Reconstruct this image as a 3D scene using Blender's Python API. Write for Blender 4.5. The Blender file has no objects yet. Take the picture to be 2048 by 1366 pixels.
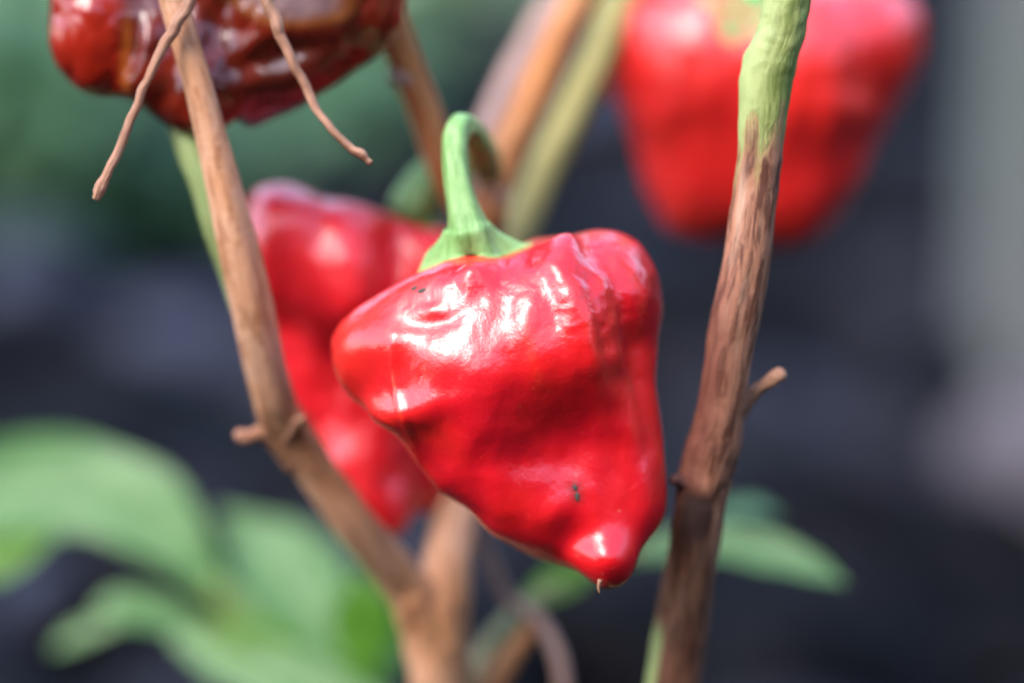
import bpy, bmesh, math, random
import numpy as np
from mathutils import Vector
from mathutils.bvhtree import BVHTree

sc = bpy.context.scene
COL = sc.collection
R = math.radians
random.seed(4)
RNG = np.random.default_rng(11)

# ------------------------------------------------------------------ camera
PXW, PXH = 2048.0, 1366.0
LENS, SENS = 100.0, 36.0
D = 0.39                        # metres to the plane of focus
PITCH = R(18)
CAM = np.array((0.0, 0.0, 0.34))
FWD = np.array((0.0, math.cos(PITCH), -math.sin(PITCH)))
RIGHT = np.array((1.0, 0.0, 0.0))
UP = np.array((0.0, math.sin(PITCH), math.cos(PITCH)))
BACK = -FWD
cam = bpy.data.cameras.new('camera')
cam.lens, cam.sensor_width = LENS, SENS
cam.clip_start, cam.clip_end = 0.01, 200
cam.dof.use_dof = True
cam.dof.focus_distance = D
cam.dof.aperture_fstop = 3.9
co = bpy.data.objects.new('camera', cam)
COL.objects.link(co)
co.location = CAM
co.rotation_euler = (math.pi / 2 - PITCH, 0, 0)
sc.camera = co

# ------------------------------------------------------------------ light
SUN_EL, SUN_AZ = R(54), R(228)     # azimuth clockwise from +Y: behind the camera, to its left
world = bpy.data.worlds.new('World')
sc.world = world
world.use_nodes = True
wt = world.node_tree
sky = wt.nodes.new('ShaderNodeTexSky')
sky.sky_type = 'NISHITA'
sky.sun_disc = False
sky.sun_elevation = SUN_EL
sky.sun_rotation = SUN_AZ
sky.dust_density = 2.0
sky.air_density = 1.0
bgn = wt.nodes['Background']
wt.links.new(sky.outputs[0], bgn.inputs[0])
bgn.inputs[1].default_value = 0.15
sun = bpy.data.lights.new('sun', 'SUN')
sun.energy = 0.5
sun.angle = R(26)
sun.color = (1.0, 0.96, 0.9)
so = bpy.data.objects.new('sun', sun)
COL.objects.link(so)
sd = Vector((math.sin(SUN_AZ) * math.cos(SUN_EL), math.cos(SUN_AZ) * math.cos(SUN_EL), math.sin(SUN_EL)))
so.rotation_euler = sd.to_track_quat('Z', 'Y').to_euler()
so.location = (-1, -1, 3)
sc.view_settings.view_transform = 'Standard'
sc.view_settings.look = 'None'
sc.view_settings.exposure = 2.5
sc.view_settings.gamma = 1
sc.cycles.use_denoising = True
sc.cycles.max_bounces = 8


# ------------------------------------------------------------------ helpers
def kk(d):                      # metres per photo pixel, d metres behind the plane of focus
    return SENS / LENS * (D + d) / PXW

def P(px, py, dcm):             # photo pixel + centimetres behind the focus plane -> point in the world
    d = dcm * 0.01
    k = kk(d)
    return CAM + FWD * (D + d) + RIGHT * ((px - PXW / 2) * k) + UP * ((PXH / 2 - py) * k)

def ground_point(px, py):       # where the line through a photo pixel meets the ground
    v = FWD + RIGHT * ((px - PXW / 2) * SENS / LENS / PXW) + UP * ((PXH / 2 - py) * SENS / LENS / PXW)
    return CAM + v * (-CAM[2] / v[2])

def tag(o, label=None, cat=None, group=None, kind=None):
    if label: o['label'] = label
    if cat: o['category'] = cat
    if group: o['group'] = group
    if kind: o['kind'] = kind
    return o

def thing(name, loc, label, cat, group=None):
    o = bpy.data.objects.new(name, None)
    COL.objects.link(o)
    o.location = loc
    o.empty_display_size = 0.01
    return tag(o, label, cat, group)

def world_loc(o):
    v = Vector((0, 0, 0))
    while o is not None:
        v += o.location
        o = o.parent
    return np.array(v)

def mesh_obj(name, verts, faces, mat, parent=None, uv=None, smooth=True, loc=None):
    """verts are world coordinates; the object sits at loc (or at its parent)"""
    verts = np.asarray(verts, dtype=float)
    org = world_loc(parent) if parent is not None else (np.array(loc) if loc is not None else np.zeros(3))
    me = bpy.data.meshes.new(name)
    if isinstance(faces, np.ndarray):
        faces = faces.tolist()
    me.from_pydata((verts - org).tolist(), [], faces)
    if smooth:
        me.shade_smooth()
    if uv is not None:
        lay = me.uv_layers.new(name='UVMap')
        idx = np.empty(len(me.loops), dtype=np.int32)
        me.loops.foreach_get('vertex_index', idx)
        lay.data.foreach_set('uv', np.asarray(uv)[idx].astype(np.float32).ravel())
    me.materials.append(mat)
    o = bpy.data.objects.new(name, me)
    COL.objects.link(o)
    if parent is not None:
        o.parent = parent
    elif loc is not None:
        o.location = loc
    return o

_perm = RNG.permutation(256)
_perm = np.concatenate([_perm, _perm, _perm])
_grad = RNG.normal(size=(256, 3))
_grad /= np.linalg.norm(_grad, axis=1)[:, None]
def noise3(p):
    p = np.asarray(p, dtype=float)
    i = np.floor(p).astype(int)
    f = p - i
    u = f * f * f * (f * (f * 6 - 15) + 10)
    i &= 255
    r = 0
    for dx in (0, 1):
        for dy in (0, 1):
            for dz in (0, 1):
                h = _perm[_perm[_perm[i[:, 0] + dx] + i[:, 1] + dy] + i[:, 2] + dz]
                g = _grad[h]
                w = (u[:, 0] if dx else 1 - u[:, 0]) * (u[:, 1] if dy else 1 - u[:, 1]) * (u[:, 2] if dz else 1 - u[:, 2])
                r = r + w * (g * (f - np.array((dx, dy, dz)))).sum(1)
    return r

def smoothstep(a, b, x):
    t = np.clip((x - a) / (b - a), 0, 1)
    return t * t * (3 - 2 * t)

_ico = {}
def ico(n):
    if n not in _ico:
        bm = bmesh.new()
        bmesh.ops.create_icosphere(bm, subdivisions=n, radius=1)
        bm.verts.ensure_lookup_table()
        v = np.array([x.co[:] for x in bm.verts])
        f = np.array([[q.index for q in x.verts] for x in bm.faces])
        bm.free()
        _ico[n] = (v / np.linalg.norm(v, axis=1)[:, None], f)
    return _ico[n]

def normals(v, f):
    a, b, c = v[f[:, 0]], v[f[:, 1]], v[f[:, 2]]
    fn = np.cross(b - a, c - a)
    n = np.zeros_like(v)
    for ax in range(3):
        n[:, ax] = sum(np.bincount(f[:, j], weights=fn[:, ax], minlength=len(v)) for j in range(3))
    return n / (np.linalg.norm(n, axis=1)[:, None] + 1e-12)

# ------------------------------------------------------------------ fruit bodies: a field of blended lobes, wrapped from a centre
def ell(c, r):
    c, r = np.array(c, float), np.array(r, float)
    def f(p):
        q = (p - c) / r
        k0 = np.linalg.norm(q, axis=1)
        k1 = np.linalg.norm(q / r, axis=1) + 1e-9
        return k0 * (k0 - 1) / k1
    return f

def cap(a, b, ra, rb):
    a, b = np.array(a, float), np.array(b, float)
    def f(p):
        pa = p - a
        h = np.clip((pa @ (b - a)) / ((b - a) @ (b - a)), 0, 1)
        return np.linalg.norm(pa - h[:, None] * (b - a), axis=1) - (ra + (rb - ra) * h)
    return f

def smin(a, b, k):
    h = np.clip(0.5 + 0.5 * (b - a) / k, 0, 1)
    return b * (1 - h) + a * h - k * h * (1 - h)

def field(adds, subs):
    def f(p):
        d = None
        for prim, k in adds:
            e = prim(p)
            d = e if d is None else smin(d, e, k)
        for prim, k in subs:
            d = -smin(-d, prim(p), k)
        return d
    return f

def wrap(f, n, rmax=520):
    dirs, faces = ico(n)
    t = np.full(len(dirs), float(rmax))
    ts = np.linspace(rmax, 15, 60)
    hit = np.zeros(len(dirs), bool)
    lo = np.full(len(dirs), 10.0)
    for s in ts:
        todo = ~hit
        if not todo.any():
            break
        ins = f(dirs[todo] * s) < 0
        ix = np.where(todo)[0][ins]
        hit[ix] = True
        lo[ix] = s
    hi = lo + (ts[0] - ts[1])
    for _ in range(14):
        mid = (lo + hi) / 2
        ins = f(dirs * mid[:, None]) < 0
        lo = np.where(ins, mid, lo)
        hi = np.where(ins, hi, mid)
    v = dirs * lo[:, None]
    e = np.concatenate([faces[:, (0, 1)], faces[:, (1, 2)], faces[:, (2, 0)]])   # every edge once in each direction
    cnt = np.bincount(e[:, 0], minlength=len(v)).astype(float)[:, None]
    for _ in range(50 if n >= 8 else 14):
        v = 0.35 * v + 0.65 * np.column_stack([np.bincount(e[:, 0], weights=v[e[:, 1], a], minlength=len(v)) for a in range(3)]) / cnt
    return v, faces

def fit_outline(v, poly, strength=1.0):
    """stretch the body sideways so that its silhouette follows an outline given about the same centre"""
    NB = 180
    ph = np.arctan2(v[:, 1], v[:, 0])
    r = np.hypot(v[:, 0], v[:, 1])
    b = ((ph + math.pi) / (2 * math.pi) * NB).astype(int) % NB
    rm = np.zeros(NB)
    np.maximum.at(rm, b, r)
    poly = np.array(poly, float)
    q = np.concatenate([poly, poly[:1]])
    dense = np.concatenate([q[i] + (q[i + 1] - q[i]) * np.linspace(0, 1, 60, endpoint=False)[:, None] for i in range(len(poly))])
    pa = np.arctan2(dense[:, 1], dense[:, 0])
    pr = np.hypot(dense[:, 0], dense[:, 1])
    o = np.argsort(pa)
    cent = -math.pi + (np.arange(NB) + 0.5) * 2 * math.pi / NB
    rt = np.interp(cent, pa[o], pr[o], period=2 * math.pi)
    ratio = 1 + strength * (rt / np.maximum(rm, 1) - 1)
    k = np.array((1, 2, 3, 2, 1), float)
    k /= k.sum()
    ratio = sum(np.roll(ratio, j - 2) * k[j] for j in range(5))
    s = np.interp(ph, cent, ratio, period=2 * math.pi)
    w = v.copy()
    w[:, 0] *= s
    w[:, 1] *= s
    return w

def dist_poly(xy, pts):
    d = np.full(len(xy), 1e9)
    tt = np.zeros(len(xy))
    pts = np.array(pts, float)
    n = len(pts) - 1
    for i in range(n):
        a, b = pts[i], pts[i + 1]
        h = np.clip(((xy - a) @ (b - a)) / ((b - a) @ (b - a)), 0, 1)
        e = np.linalg.norm(xy - a - h[:, None] * (b - a), axis=1)
        m = e < d
        d = np.where(m, e, d)
        tt = np.where(m, (i + h) / n, tt)
    return d, tt

class Fruit:
    """local frame: photo pixels right / up / towards the camera about the centre (cx, cy)"""
    def __init__(self, cx, cy, dcm):
        self.cx, self.cy, self.d = cx, cy, dcm
        self.k = kk(dcm * 0.01)
        self.org = P(cx, cy, dcm)
    def L(self, x, y, z=0.0):
        return np.array((x - self.cx, self.cy - y, z))
    def l2(self, pts):
        return [(x - self.cx, self.cy - y) for x, y in pts]
    def ell(self, c, r): return ell(self.L(*c), r)
    def cap(self, a, b, ra, rb): return cap(self.L(*a), self.L(*b), ra, rb)
    def W(self, v):
        v = np.asarray(v, float) * self.k
        return self.org + v[:, :1] * RIGHT + v[:, 1:2] * UP + v[:, 2:3] * BACK

def ridge(v, n, F, pts, amp, width, fade=True, zmin=0.0):
    d, t = dist_poly(v[:, :2], F.l2(pts))
    a = amp * np.exp(-(d / width) ** 2) * smoothstep(-0.15, 0.25, n[:, 2])
    if fade:
        a = a * np.sin(np.clip(t, 0, 1) * math.pi)
    return a

# rings about a curved centre line that end in a skirt draped over the fruit: calyx (skirt) and stem (the rest)
def make_stalk(F, body_v, body_f, base, axis, line, spread, mats, root, petals=5, phase=0.0, seg=64, flare=None, front=0.0):
    bvh = BVHTree.FromPolygons(body_v.tolist(), body_f.tolist())
    axis = np.array(axis, float)
    axis /= np.linalg.norm(axis)
    b0 = F.L(*base)
    e1 = np.cross(axis, (0, 0, 1.0)); e1 /= np.linalg.norm(e1)
    e2 = np.cross(axis, e1)
    th = np.linspace(0, 2 * math.pi, seg, endpoint=False)
    rings = []
    r0 = line[0][3]
    NS = 16
    hs = flare or 70.0
    for i in range(NS):
        s = i / (NS - 1)                       # 0 rim .. 1 stem
        rim = spread * (1 + 0.22 * np.cos(petals * th + phase) + 0.04 * np.sin(9 * th)) * (1 - front * np.clip(-np.sin(th), 0, 1))
        rho = rim * (1 - s) ** 1.25 + r0 * (1 - (1 - s) ** 1.25)
        ring = b0 + np.cos(th)[:, None] * rho[:, None] * e1 + np.sin(th)[:, None] * rho[:, None] * e2
        hgt = hs * s ** 1.9 + 5 * np.cos(petals * th + phase) * s * (1 - s) * 2
        out = []
        for p, h in zip(ring, hgt):
            hit = bvh.ray_cast(Vector(p + axis * 300), Vector(-axis), 600)[0]
            surf = float((np.array(hit) - b0) @ axis) if hit is not None else -60.0
            base_h = surf + (2.5 if i else -3.0)
            hh = max(base_h, min(h, h)) if s > 0.12 else base_h
            hh = base_h * (1 - smoothstep(0.0, 0.45, s)) + max(base_h, h) * smoothstep(0.0, 0.45, s)
            out.append(p + axis * hh)
        rings.append(np.array(out))
    n_cal = len(rings)
    pts = np.array([[*F.L(x, y, z), r] for x, y, z, r in line], float)
    dense = catmull(pts, 9)
    tang = np.gradient(dense[:, :3], axis=0)
    tang /= np.linalg.norm(tang, axis=1)[:, None]
    for i, q in enumerate(dense):
        t = tang[i]
        u = e1 - t * (e1 @ t); u /= np.linalg.norm(u)
        w = np.cross(t, u)
        e1 = u
        if i == 0:
            continue
        rr = q[3] * (1 + 0.05 * np.cos(5 * th + phase) + 0.02 * np.sin(3 * th + i * 0.3))
        rings.append(q[:3] + np.cos(th)[:, None] * rr[:, None] * u + np.sin(th)[:, None] * rr[:, None] * w)
    # smooth the joint between calyx and stem a little
    for _ in range(3):
        for i in range(n_cal - 4, min(n_cal + 5, len(rings) - 1)):
            rings[i] = 0.5 * rings[i] + 0.25 * (rings[i - 1] + rings[i + 1])
    def build(name, rs, mat, close, i0=0):
        V = np.concatenate(rs)
        n = len(rs)
        Fc = [(i * seg + j, i * seg + (j + 1) % seg, (i + 1) * seg + (j + 1) % seg, (i + 1) * seg + j) for i in range(n - 1) for j in range(seg)]
        uv = np.array([(j / seg, (i + i0) / 10.0) for i in range(n) for j in range(seg)])
        if close:
            V = np.concatenate([V, rs[-1].mean(0)[None]])
            uv = np.concatenate([uv, [[0.5, (n + i0) / 10.0]]])
            Fc += [((n - 1) * seg + j, (n - 1) * seg + (j + 1) % seg, n * seg) for j in range(seg)]
        return mesh_obj(name, F.W(V), Fc, mat, root, uv)
    build('calyx', rings[:n_cal + 2], mats[0], False)
    build('stem', rings[n_cal + 1:], mats[1], True, n_cal + 1)

def catmull(pts, per):
    pts = np.asarray(pts, float)
    q = np.concatenate([[2 * pts[0] - pts[1]], pts, [2 * pts[-1] - pts[-2]]])
    out = []
    for i in range(1, len(q) - 2):
        for t in np.linspace(0, 1, per, endpoint=False):
            a, b, c, d = q[i - 1], q[i], q[i + 1], q[i + 2]
            out.append(0.5 * ((2 * b) + (c - a) * t + (2 * a - 5 * b + 4 * c - d) * t ** 2 + (3 * b - a - 3 * c + d) * t ** 3))
    out.append(pts[-1])
    return np.array(out)

def tube(name, pts, mat, parent, seg=28, per=12, rough=0.06, ribs=0.03, fine=0.02, oval=0.0, wob=0.12):
    """pts: (photo x, photo y, cm behind focus, radius in photo pixels). UV: u round the stem, 0.5 facing the camera; v = photo row / 100"""
    w = np.array([[*P(x, y, d), r * kk(d * 0.01), y] for x, y, d, r in pts])
    dn = catmull(w, per)
    ii = np.concatenate([[0], np.cumsum(np.linalg.norm(np.diff(dn[:, :3], axis=0), axis=1))]) / (dn[:, 3].mean() * 4.5) + pts[0][0] * 0.37
    dn[:, :3] += (dn[:, 3] * wob)[:, None] * np.column_stack([noise3(np.column_stack([ii, ii * 0 + 3.3 + 7 * a, ii * 0 + 0.4])) for a in range(3)]) * 2
    tg = np.gradient(dn[:, :3], axis=0)
    tg /= np.linalg.norm(tg, axis=1)[:, None]
    th = np.linspace(-math.pi, math.pi, seg + 1)
    V, UV = [], []
    for i, q in enumerate(dn):
        t = tg[i]
        n1 = BACK - t * (BACK @ t)
        if np.linalg.norm(n1) < 0.2:
            n1 = UP - t * (UP @ t)
        n1 /= np.linalg.norm(n1)
        n2 = np.cross(t, n1)
        dirs = np.cos(th)[:, None] * n1 + np.sin(th)[:, None] * n2
        base = q[:3] + dirs * q[3]
        nz = noise3(np.column_stack([np.cos(th) * 1.4, np.sin(th) * 1.4, np.full(seg + 1, i * 0.22 + q[4] * 0.01)]) + len(name) * 3.7 + pts[0][0])
        nf = noise3(np.column_stack([np.cos(th) * 3.5, np.sin(th) * 3.5, np.full(seg + 1, i * 0.35)]) + pts[0][1] * 0.1)
        rr = q[3] * (1 + rough * nz * 2 + fine * nf * 2 + ribs * np.cos(5 * th + 0.05 * i) + oval * np.cos(2 * th))
        V.append(q[:3] + dirs * rr[:, None])
        UV.append(np.column_stack([(th + math.pi) / (2 * math.pi), np.full(seg + 1, q[4] / 100.0)]))
    n, m = len(V), seg + 1
    Fc = [(i * m + j, i * m + j + 1, (i + 1) * m + j + 1, (i + 1) * m + j) for i in range(n - 1) for j in range(seg)]
    V.append(dn[:1, :3] - tg[:1] * dn[0, 3] * 0.35); V.append(dn[-1:, :3] + tg[-1:] * dn[-1, 3] * 0.35)
    UV.append(np.array([[0.5, dn[0, 4] / 100]])); UV.append(np.array([[0.5, dn[-1, 4] / 100]]))
    Fc += [(j + 1, j, n * m) for j in range(seg)]
    Fc += [((n - 1) * m + j, (n - 1) * m + j + 1, n * m + 1) for j in range(seg)]
    return mesh_obj(name, np.concatenate(V), Fc, mat, parent, np.concatenate(UV))

def leaf(name, rib, side0, side1, mat, parent, fold=0.25, wave=0.06, nv=26, nu=14, seed=0.0):
    """rib: (photo x, y, cm, half width px); side vectors: photo px right, px down, cm back per px of half width"""
    w = catmull(np.array([[*P(x, y, d), h * kk(d * 0.01)] for x, y, d, h in rib]), 8)
    n = len(w)
    dm = np.mean([r[2] for r in rib])
    k = kk(dm * 0.01)
    sv = []
    for s in (side0, side1):
        sv.append(RIGHT * s[0] - UP * s[1] + FWD * s[2])
    tg = np.gradient(w[:, :3], axis=0)
    tg /= np.linalg.norm(tg, axis=1)[:, None]
    V, UV = [], []
    us = np.linspace(-1, 1, nu + 1)
    for i in range(n):
        t = i / (n - 1)
        s = sv[0] * (1 - t) + sv[1] * t
        s = s - tg[i] * (s @ tg[i])
        s /= np.linalg.norm(s)
        nn = np.cross(s, tg[i])
        if nn @ UP < 0: nn = -nn
        h = w[i, 3]
        wob = noise3(np.column_stack([us * 1.5 + seed, np.full(nu + 1, t * 5.0), np.full(nu + 1, seed * 1.7)]))
        edge = 1 + 0.05 * math.sin(t * 23 + seed)
        side_vein = np.abs(np.sin((t * 9 - np.abs(us) * 1.6) * math.pi)) ** 0.6 * 0.035
        lift = h * (fold * np.abs(us) - 0.35 * fold * us ** 2 + wave * 2.5 * wob * np.abs(us) + side_vein)
        V.append(w[i, :3] + s * (us * h * edge)[:, None] + nn * lift[:, None])
        UV.append(np.column_stack([us * 0.5 + 0.5, np.full(nu + 1, t)]))
    m = nu + 1
    Fc = [(i * m + j, i * m + j + 1, (i + 1) * m + j + 1, (i + 1) * m + j) for i in range(n - 1) for j in range(nu)]
    return mesh_obj(name, np.concatenate(V), Fc, mat, parent, np.concatenate(UV))

# ------------------------------------------------------------------ materials
class Mat:
    def __init__(self, name):
        self.m = bpy.data.materials.new(name)
        self.m.use_nodes = True
        self.t = self.m.node_tree
        self.b = self.t.nodes['Principled BSDF']
    def node(self, typ, **kw):
        n = self.t.nodes.new(typ)
        for k, v in kw.items():
            setattr(n, k, v)
        return n
    def put(self, sock, v):
        if isinstance(v, bpy.types.NodeSocket):
            self.t.links.new(v, sock)
        elif isinstance(v, (tuple, list)) and sock.type == 'RGBA' and len(v) == 3:
            sock.default_value = (*v, 1)
        else:
            sock.default_value = v
    def math(self, op, a, b=0.0, c=None, clamp=False):
        n = self.node('ShaderNodeMath', operation=op, use_clamp=clamp)
        self.put(n.inputs[0], a); self.put(n.inputs[1], b)
        if c is not None: self.put(n.inputs[2], c)
        return n.outputs[0]
    def step(self, v, a, b):
        n = self.node('ShaderNodeMapRange', interpolation_type='SMOOTHSTEP')
        self.put(n.inputs['Value'], v)
        n.inputs['From Min'].default_value, n.inputs['From Max'].default_value = (a, b) if a < b else (b, a)
        n.inputs['To Min'].default_value, n.inputs['To Max'].default_value = (0, 1) if a < b else (1, 0)
        return n.outputs[0]
    def mix(self, f, a, b, blend='MIX'):
        n = self.node('ShaderNodeMix', data_type='RGBA', blend_type=blend)
        self.put(n.inputs[0], f); self.put(n.inputs[6], a); self.put(n.inputs[7], b)
        return n.outputs[2]
    def coord(self, which='Object', scale=(1, 1, 1), loc=(0, 0, 0)):
        tc = self.node('ShaderNodeTexCoord')
        mp = self.node('ShaderNodeMapping')
        mp.inputs['Scale'].default_value = scale
        mp.inputs['Location'].default_value = loc
        self.t.links.new(tc.outputs[which], mp.inputs[0])
        return mp.outputs[0]
    def noise(self, vec, scale, detail=4, rough=0.55, dist=0.0):
        n = self.node('ShaderNodeTexNoise')
        self.put(n.inputs['Vector'], vec)
        n.inputs['Scale'].default_value = scale
        n.inputs['Detail'].default_value = detail
        n.inputs['Roughness'].default_value = rough
        n.inputs['Distortion'].default_value = dist
        return n.outputs['Fac']
    def bump(self, h, strength, distance, normal=None):
        n = self.node('ShaderNodeBump')
        self.put(n.inputs['Height'], h)
        n.inputs['Strength'].default_value = strength
        n.inputs['Distance'].default_value = distance
        if normal is not None: self.put(n.inputs['Normal'], normal)
        return n.outputs[0]
    def set(self, **kw):
        for k, v in kw.items():
            self.put(self.b.inputs[k.replace('_', ' ')], v)
        return self.m

def red_flesh(name, c0, c1, c2, rough=0.3, pore=0.0003, marked=False, coat=0.8, cior=1.4, crough=0.1):
    M = Mat(name)
    v = M.coord('Object')
    big = M.noise(v, 70, 3)
    fine = M.noise(v, 1100, 3, 0.6)
    mid = M.noise(v, 320, 3, 0.5)
    col = M.mix(M.step(big, 0.38, 0.66), c0, c1)
    speck = M.step(M.noise(v, 1300, 2), 0.70, 0.76)
    col = M.mix(M.math('MULTIPLY', speck, 0.55), col, (0.6, 0.12, 0.08))
    if marked:
        sp = M.node('ShaderNodeSeparateXYZ')
        M.put(sp.inputs[0], M.coord('UV'))
        col = M.mix(M.math('MULTIPLY', sp.outputs[0], M.step(mid, 0.25, 0.7)), col, (0.66, 0.055, 0.018))
        col = M.mix(M.math('MULTIPLY', sp.outputs[1], 0.75), col, (0.16, 0.012, 0.010))
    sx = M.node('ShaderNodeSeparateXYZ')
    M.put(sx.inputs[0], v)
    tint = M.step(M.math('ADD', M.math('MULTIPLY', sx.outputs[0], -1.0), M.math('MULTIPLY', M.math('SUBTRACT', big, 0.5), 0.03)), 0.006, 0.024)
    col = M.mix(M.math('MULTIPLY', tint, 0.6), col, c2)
    b = M.bump(mid, 0.10, 0.0005)
    b = M.bump(fine, 0.24, pore, b)
    b = M.bump(M.noise(v, 3600, 2, 0.6), 0.22, 0.00007, b)
    return M.set(Base_Color=col, Roughness=M.math('ADD', M.math('MULTIPLY', mid, 0.18), rough - 0.09), Normal=b,
                 Subsurface_Weight=0.4, Subsurface_Radius=(1.0, 0.16, 0.06), Subsurface_Scale=0.0035,
                 Coat_Weight=coat, Coat_IOR=cior, Coat_Roughness=crough, Coat_Normal=b, Specular_IOR_Level=0.42)

def stem_mat(name, cols, rough=0.65, streak=9.0, bump=0.35, spec=0.35, rim=False):
    M = Mat(name)
    v = M.coord('UV', (streak, 0.9, 1))
    a = M.noise(v, 1.0, 5, 0.6, 0.3)
    v2 = M.coord('UV', (2.0, 0.55, 1), (3.1, 1.7, 0))
    bb = M.noise(v2, 1.0, 3)
    o = M.noise(M.coord('Object'), 900, 3)
    col = M.mix(M.step(bb, 0.35, 0.65), cols[0], cols[1])
    col = M.mix(M.math('MULTIPLY', M.step(a, 0.45, 0.65), 0.8), col, cols[2])
    if rim:
        sp = M.node('ShaderNodeSeparateXYZ')
        M.put(sp.inputs[0], M.coord('UV'))
        col = M.mix(M.math('MULTIPLY', M.step(M.math('ADD', sp.outputs[1], M.math('MULTIPLY', M.math('SUBTRACT', a, 0.5), 0.4)), 0.32, 0.05), 0.85), col, (0.30, 0.22, 0.055))
    h = M.math('ADD', a, M.math('MULTIPLY', o, 0.4))
    return M.set(Base_Color=col, Roughness=rough, Normal=M.bump(h, bump, 0.0012), Specular_IOR_Level=spec)

def leaf_mat(name, c0, c1, vein, rough=0.4, trans=0.35, tcol=None):
    M = Mat(name)
    uv = M.coord('UV')
    sp = M.node('ShaderNodeSeparateXYZ')
    M.put(sp.inputs[0], uv)
    mid = M.math('ABSOLUTE', M.math('SUBTRACT', sp.outputs[0], 0.5))
    rib = M.step(mid, 0.035, 0.01)
    ph = M.math('SUBTRACT', M.math('MULTIPLY', sp.outputs[1], 9.0), M.math('MULTIPLY', mid, 3.2))
    sv = M.step(M.math('ABSOLUTE', M.math('SUBTRACT', M.math('FRACT', ph), 0.5)), 0.08, 0.02)
    nz = M.noise(M.coord('Object'), 120, 4)
    col = M.mix(M.step(nz, 0.35, 0.65), c0, c1)
    col = M.mix(M.math('MAXIMUM', rib, M.math('MULTIPLY', sv, 0.5)), col, vein)
    M.set(Base_Color=col, Roughness=rough, Normal=M.bump(M.noise(M.coord('Object'), 500, 3), 0.3, 0.0006), Specular_IOR_Level=0.5)
    tr = M.node('ShaderNodeBsdfTranslucent')
    M.put(tr.inputs[0], tcol or tuple(min(1, x * 1.6) for x in c1))
    mx = M.node('ShaderNodeMixShader')
    mx.inputs[0].default_value = trans
    out = M.t.nodes['Material Output']
    M.t.links.new(M.b.outputs[0], mx.inputs[1]); M.t.links.new(tr.outputs[0], mx.inputs[2])
    M.t.links.new(mx.outputs[0], out.inputs['Surface'])
    return M.m

RED = red_flesh('red_skin', (0.50, 0.004, 0.011), (0.60, 0.008, 0.010), (0.66, 0.024, 0.010), marked=True, coat=0.65)
RED_BEHIND = red_flesh('red_skin_plain', (0.66, 0.006, 0.014), (0.72, 0.008, 0.014), (0.70, 0.010, 0.014), 0.42, coat=0.8, cior=1.45, crough=0.18)
RED_FAR = red_flesh('orange_red_skin', (0.60, 0.011, 0.009), (0.66, 0.015, 0.009), (0.66, 0.011, 0.010), 0.42, coat=1.0, cior=1.5, crough=0.26)
GREEN_STALK = stem_mat('green_stalk', ((0.17, 0.32, 0.095), (0.23, 0.39, 0.14), (0.09, 0.20, 0.04)), 0.5, 14, 0.2)
CALYX = stem_mat('calyx_skin', ((0.17, 0.32, 0.095), (0.23, 0.39, 0.14), (0.09, 0.20, 0.04)), 0.5, 14, 0.25, rim=True)
TAN = stem_mat('tan_bark', ((0.44, 0.205, 0.10), (0.49, 0.27, 0.165), (0.27, 0.105, 0.042)))
ORANGE_BARK = stem_mat('orange_bark', ((0.38, 0.14, 0.035), (0.42, 0.18, 0.07), (0.26, 0.085, 0.025)))
PINK_BARK = stem_mat('pink_bark', ((0.28, 0.175, 0.145), (0.31, 0.19, 0.155), (0.18, 0.10, 0.08)))
OLIVE = stem_mat('olive_stem', ((0.26, 0.23, 0.075), (0.32, 0.28, 0.10), (0.19, 0.155, 0.045)))
TWIG = stem_mat('dry_twig_bark', ((0.30, 0.14, 0.08), (0.34, 0.18, 0.115), (0.19, 0.08, 0.042)))
DARK_SPECK = Mat('dark_scab').set(Base_Color=(0.03, 0.028, 0.02), Roughness=0.7)

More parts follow.
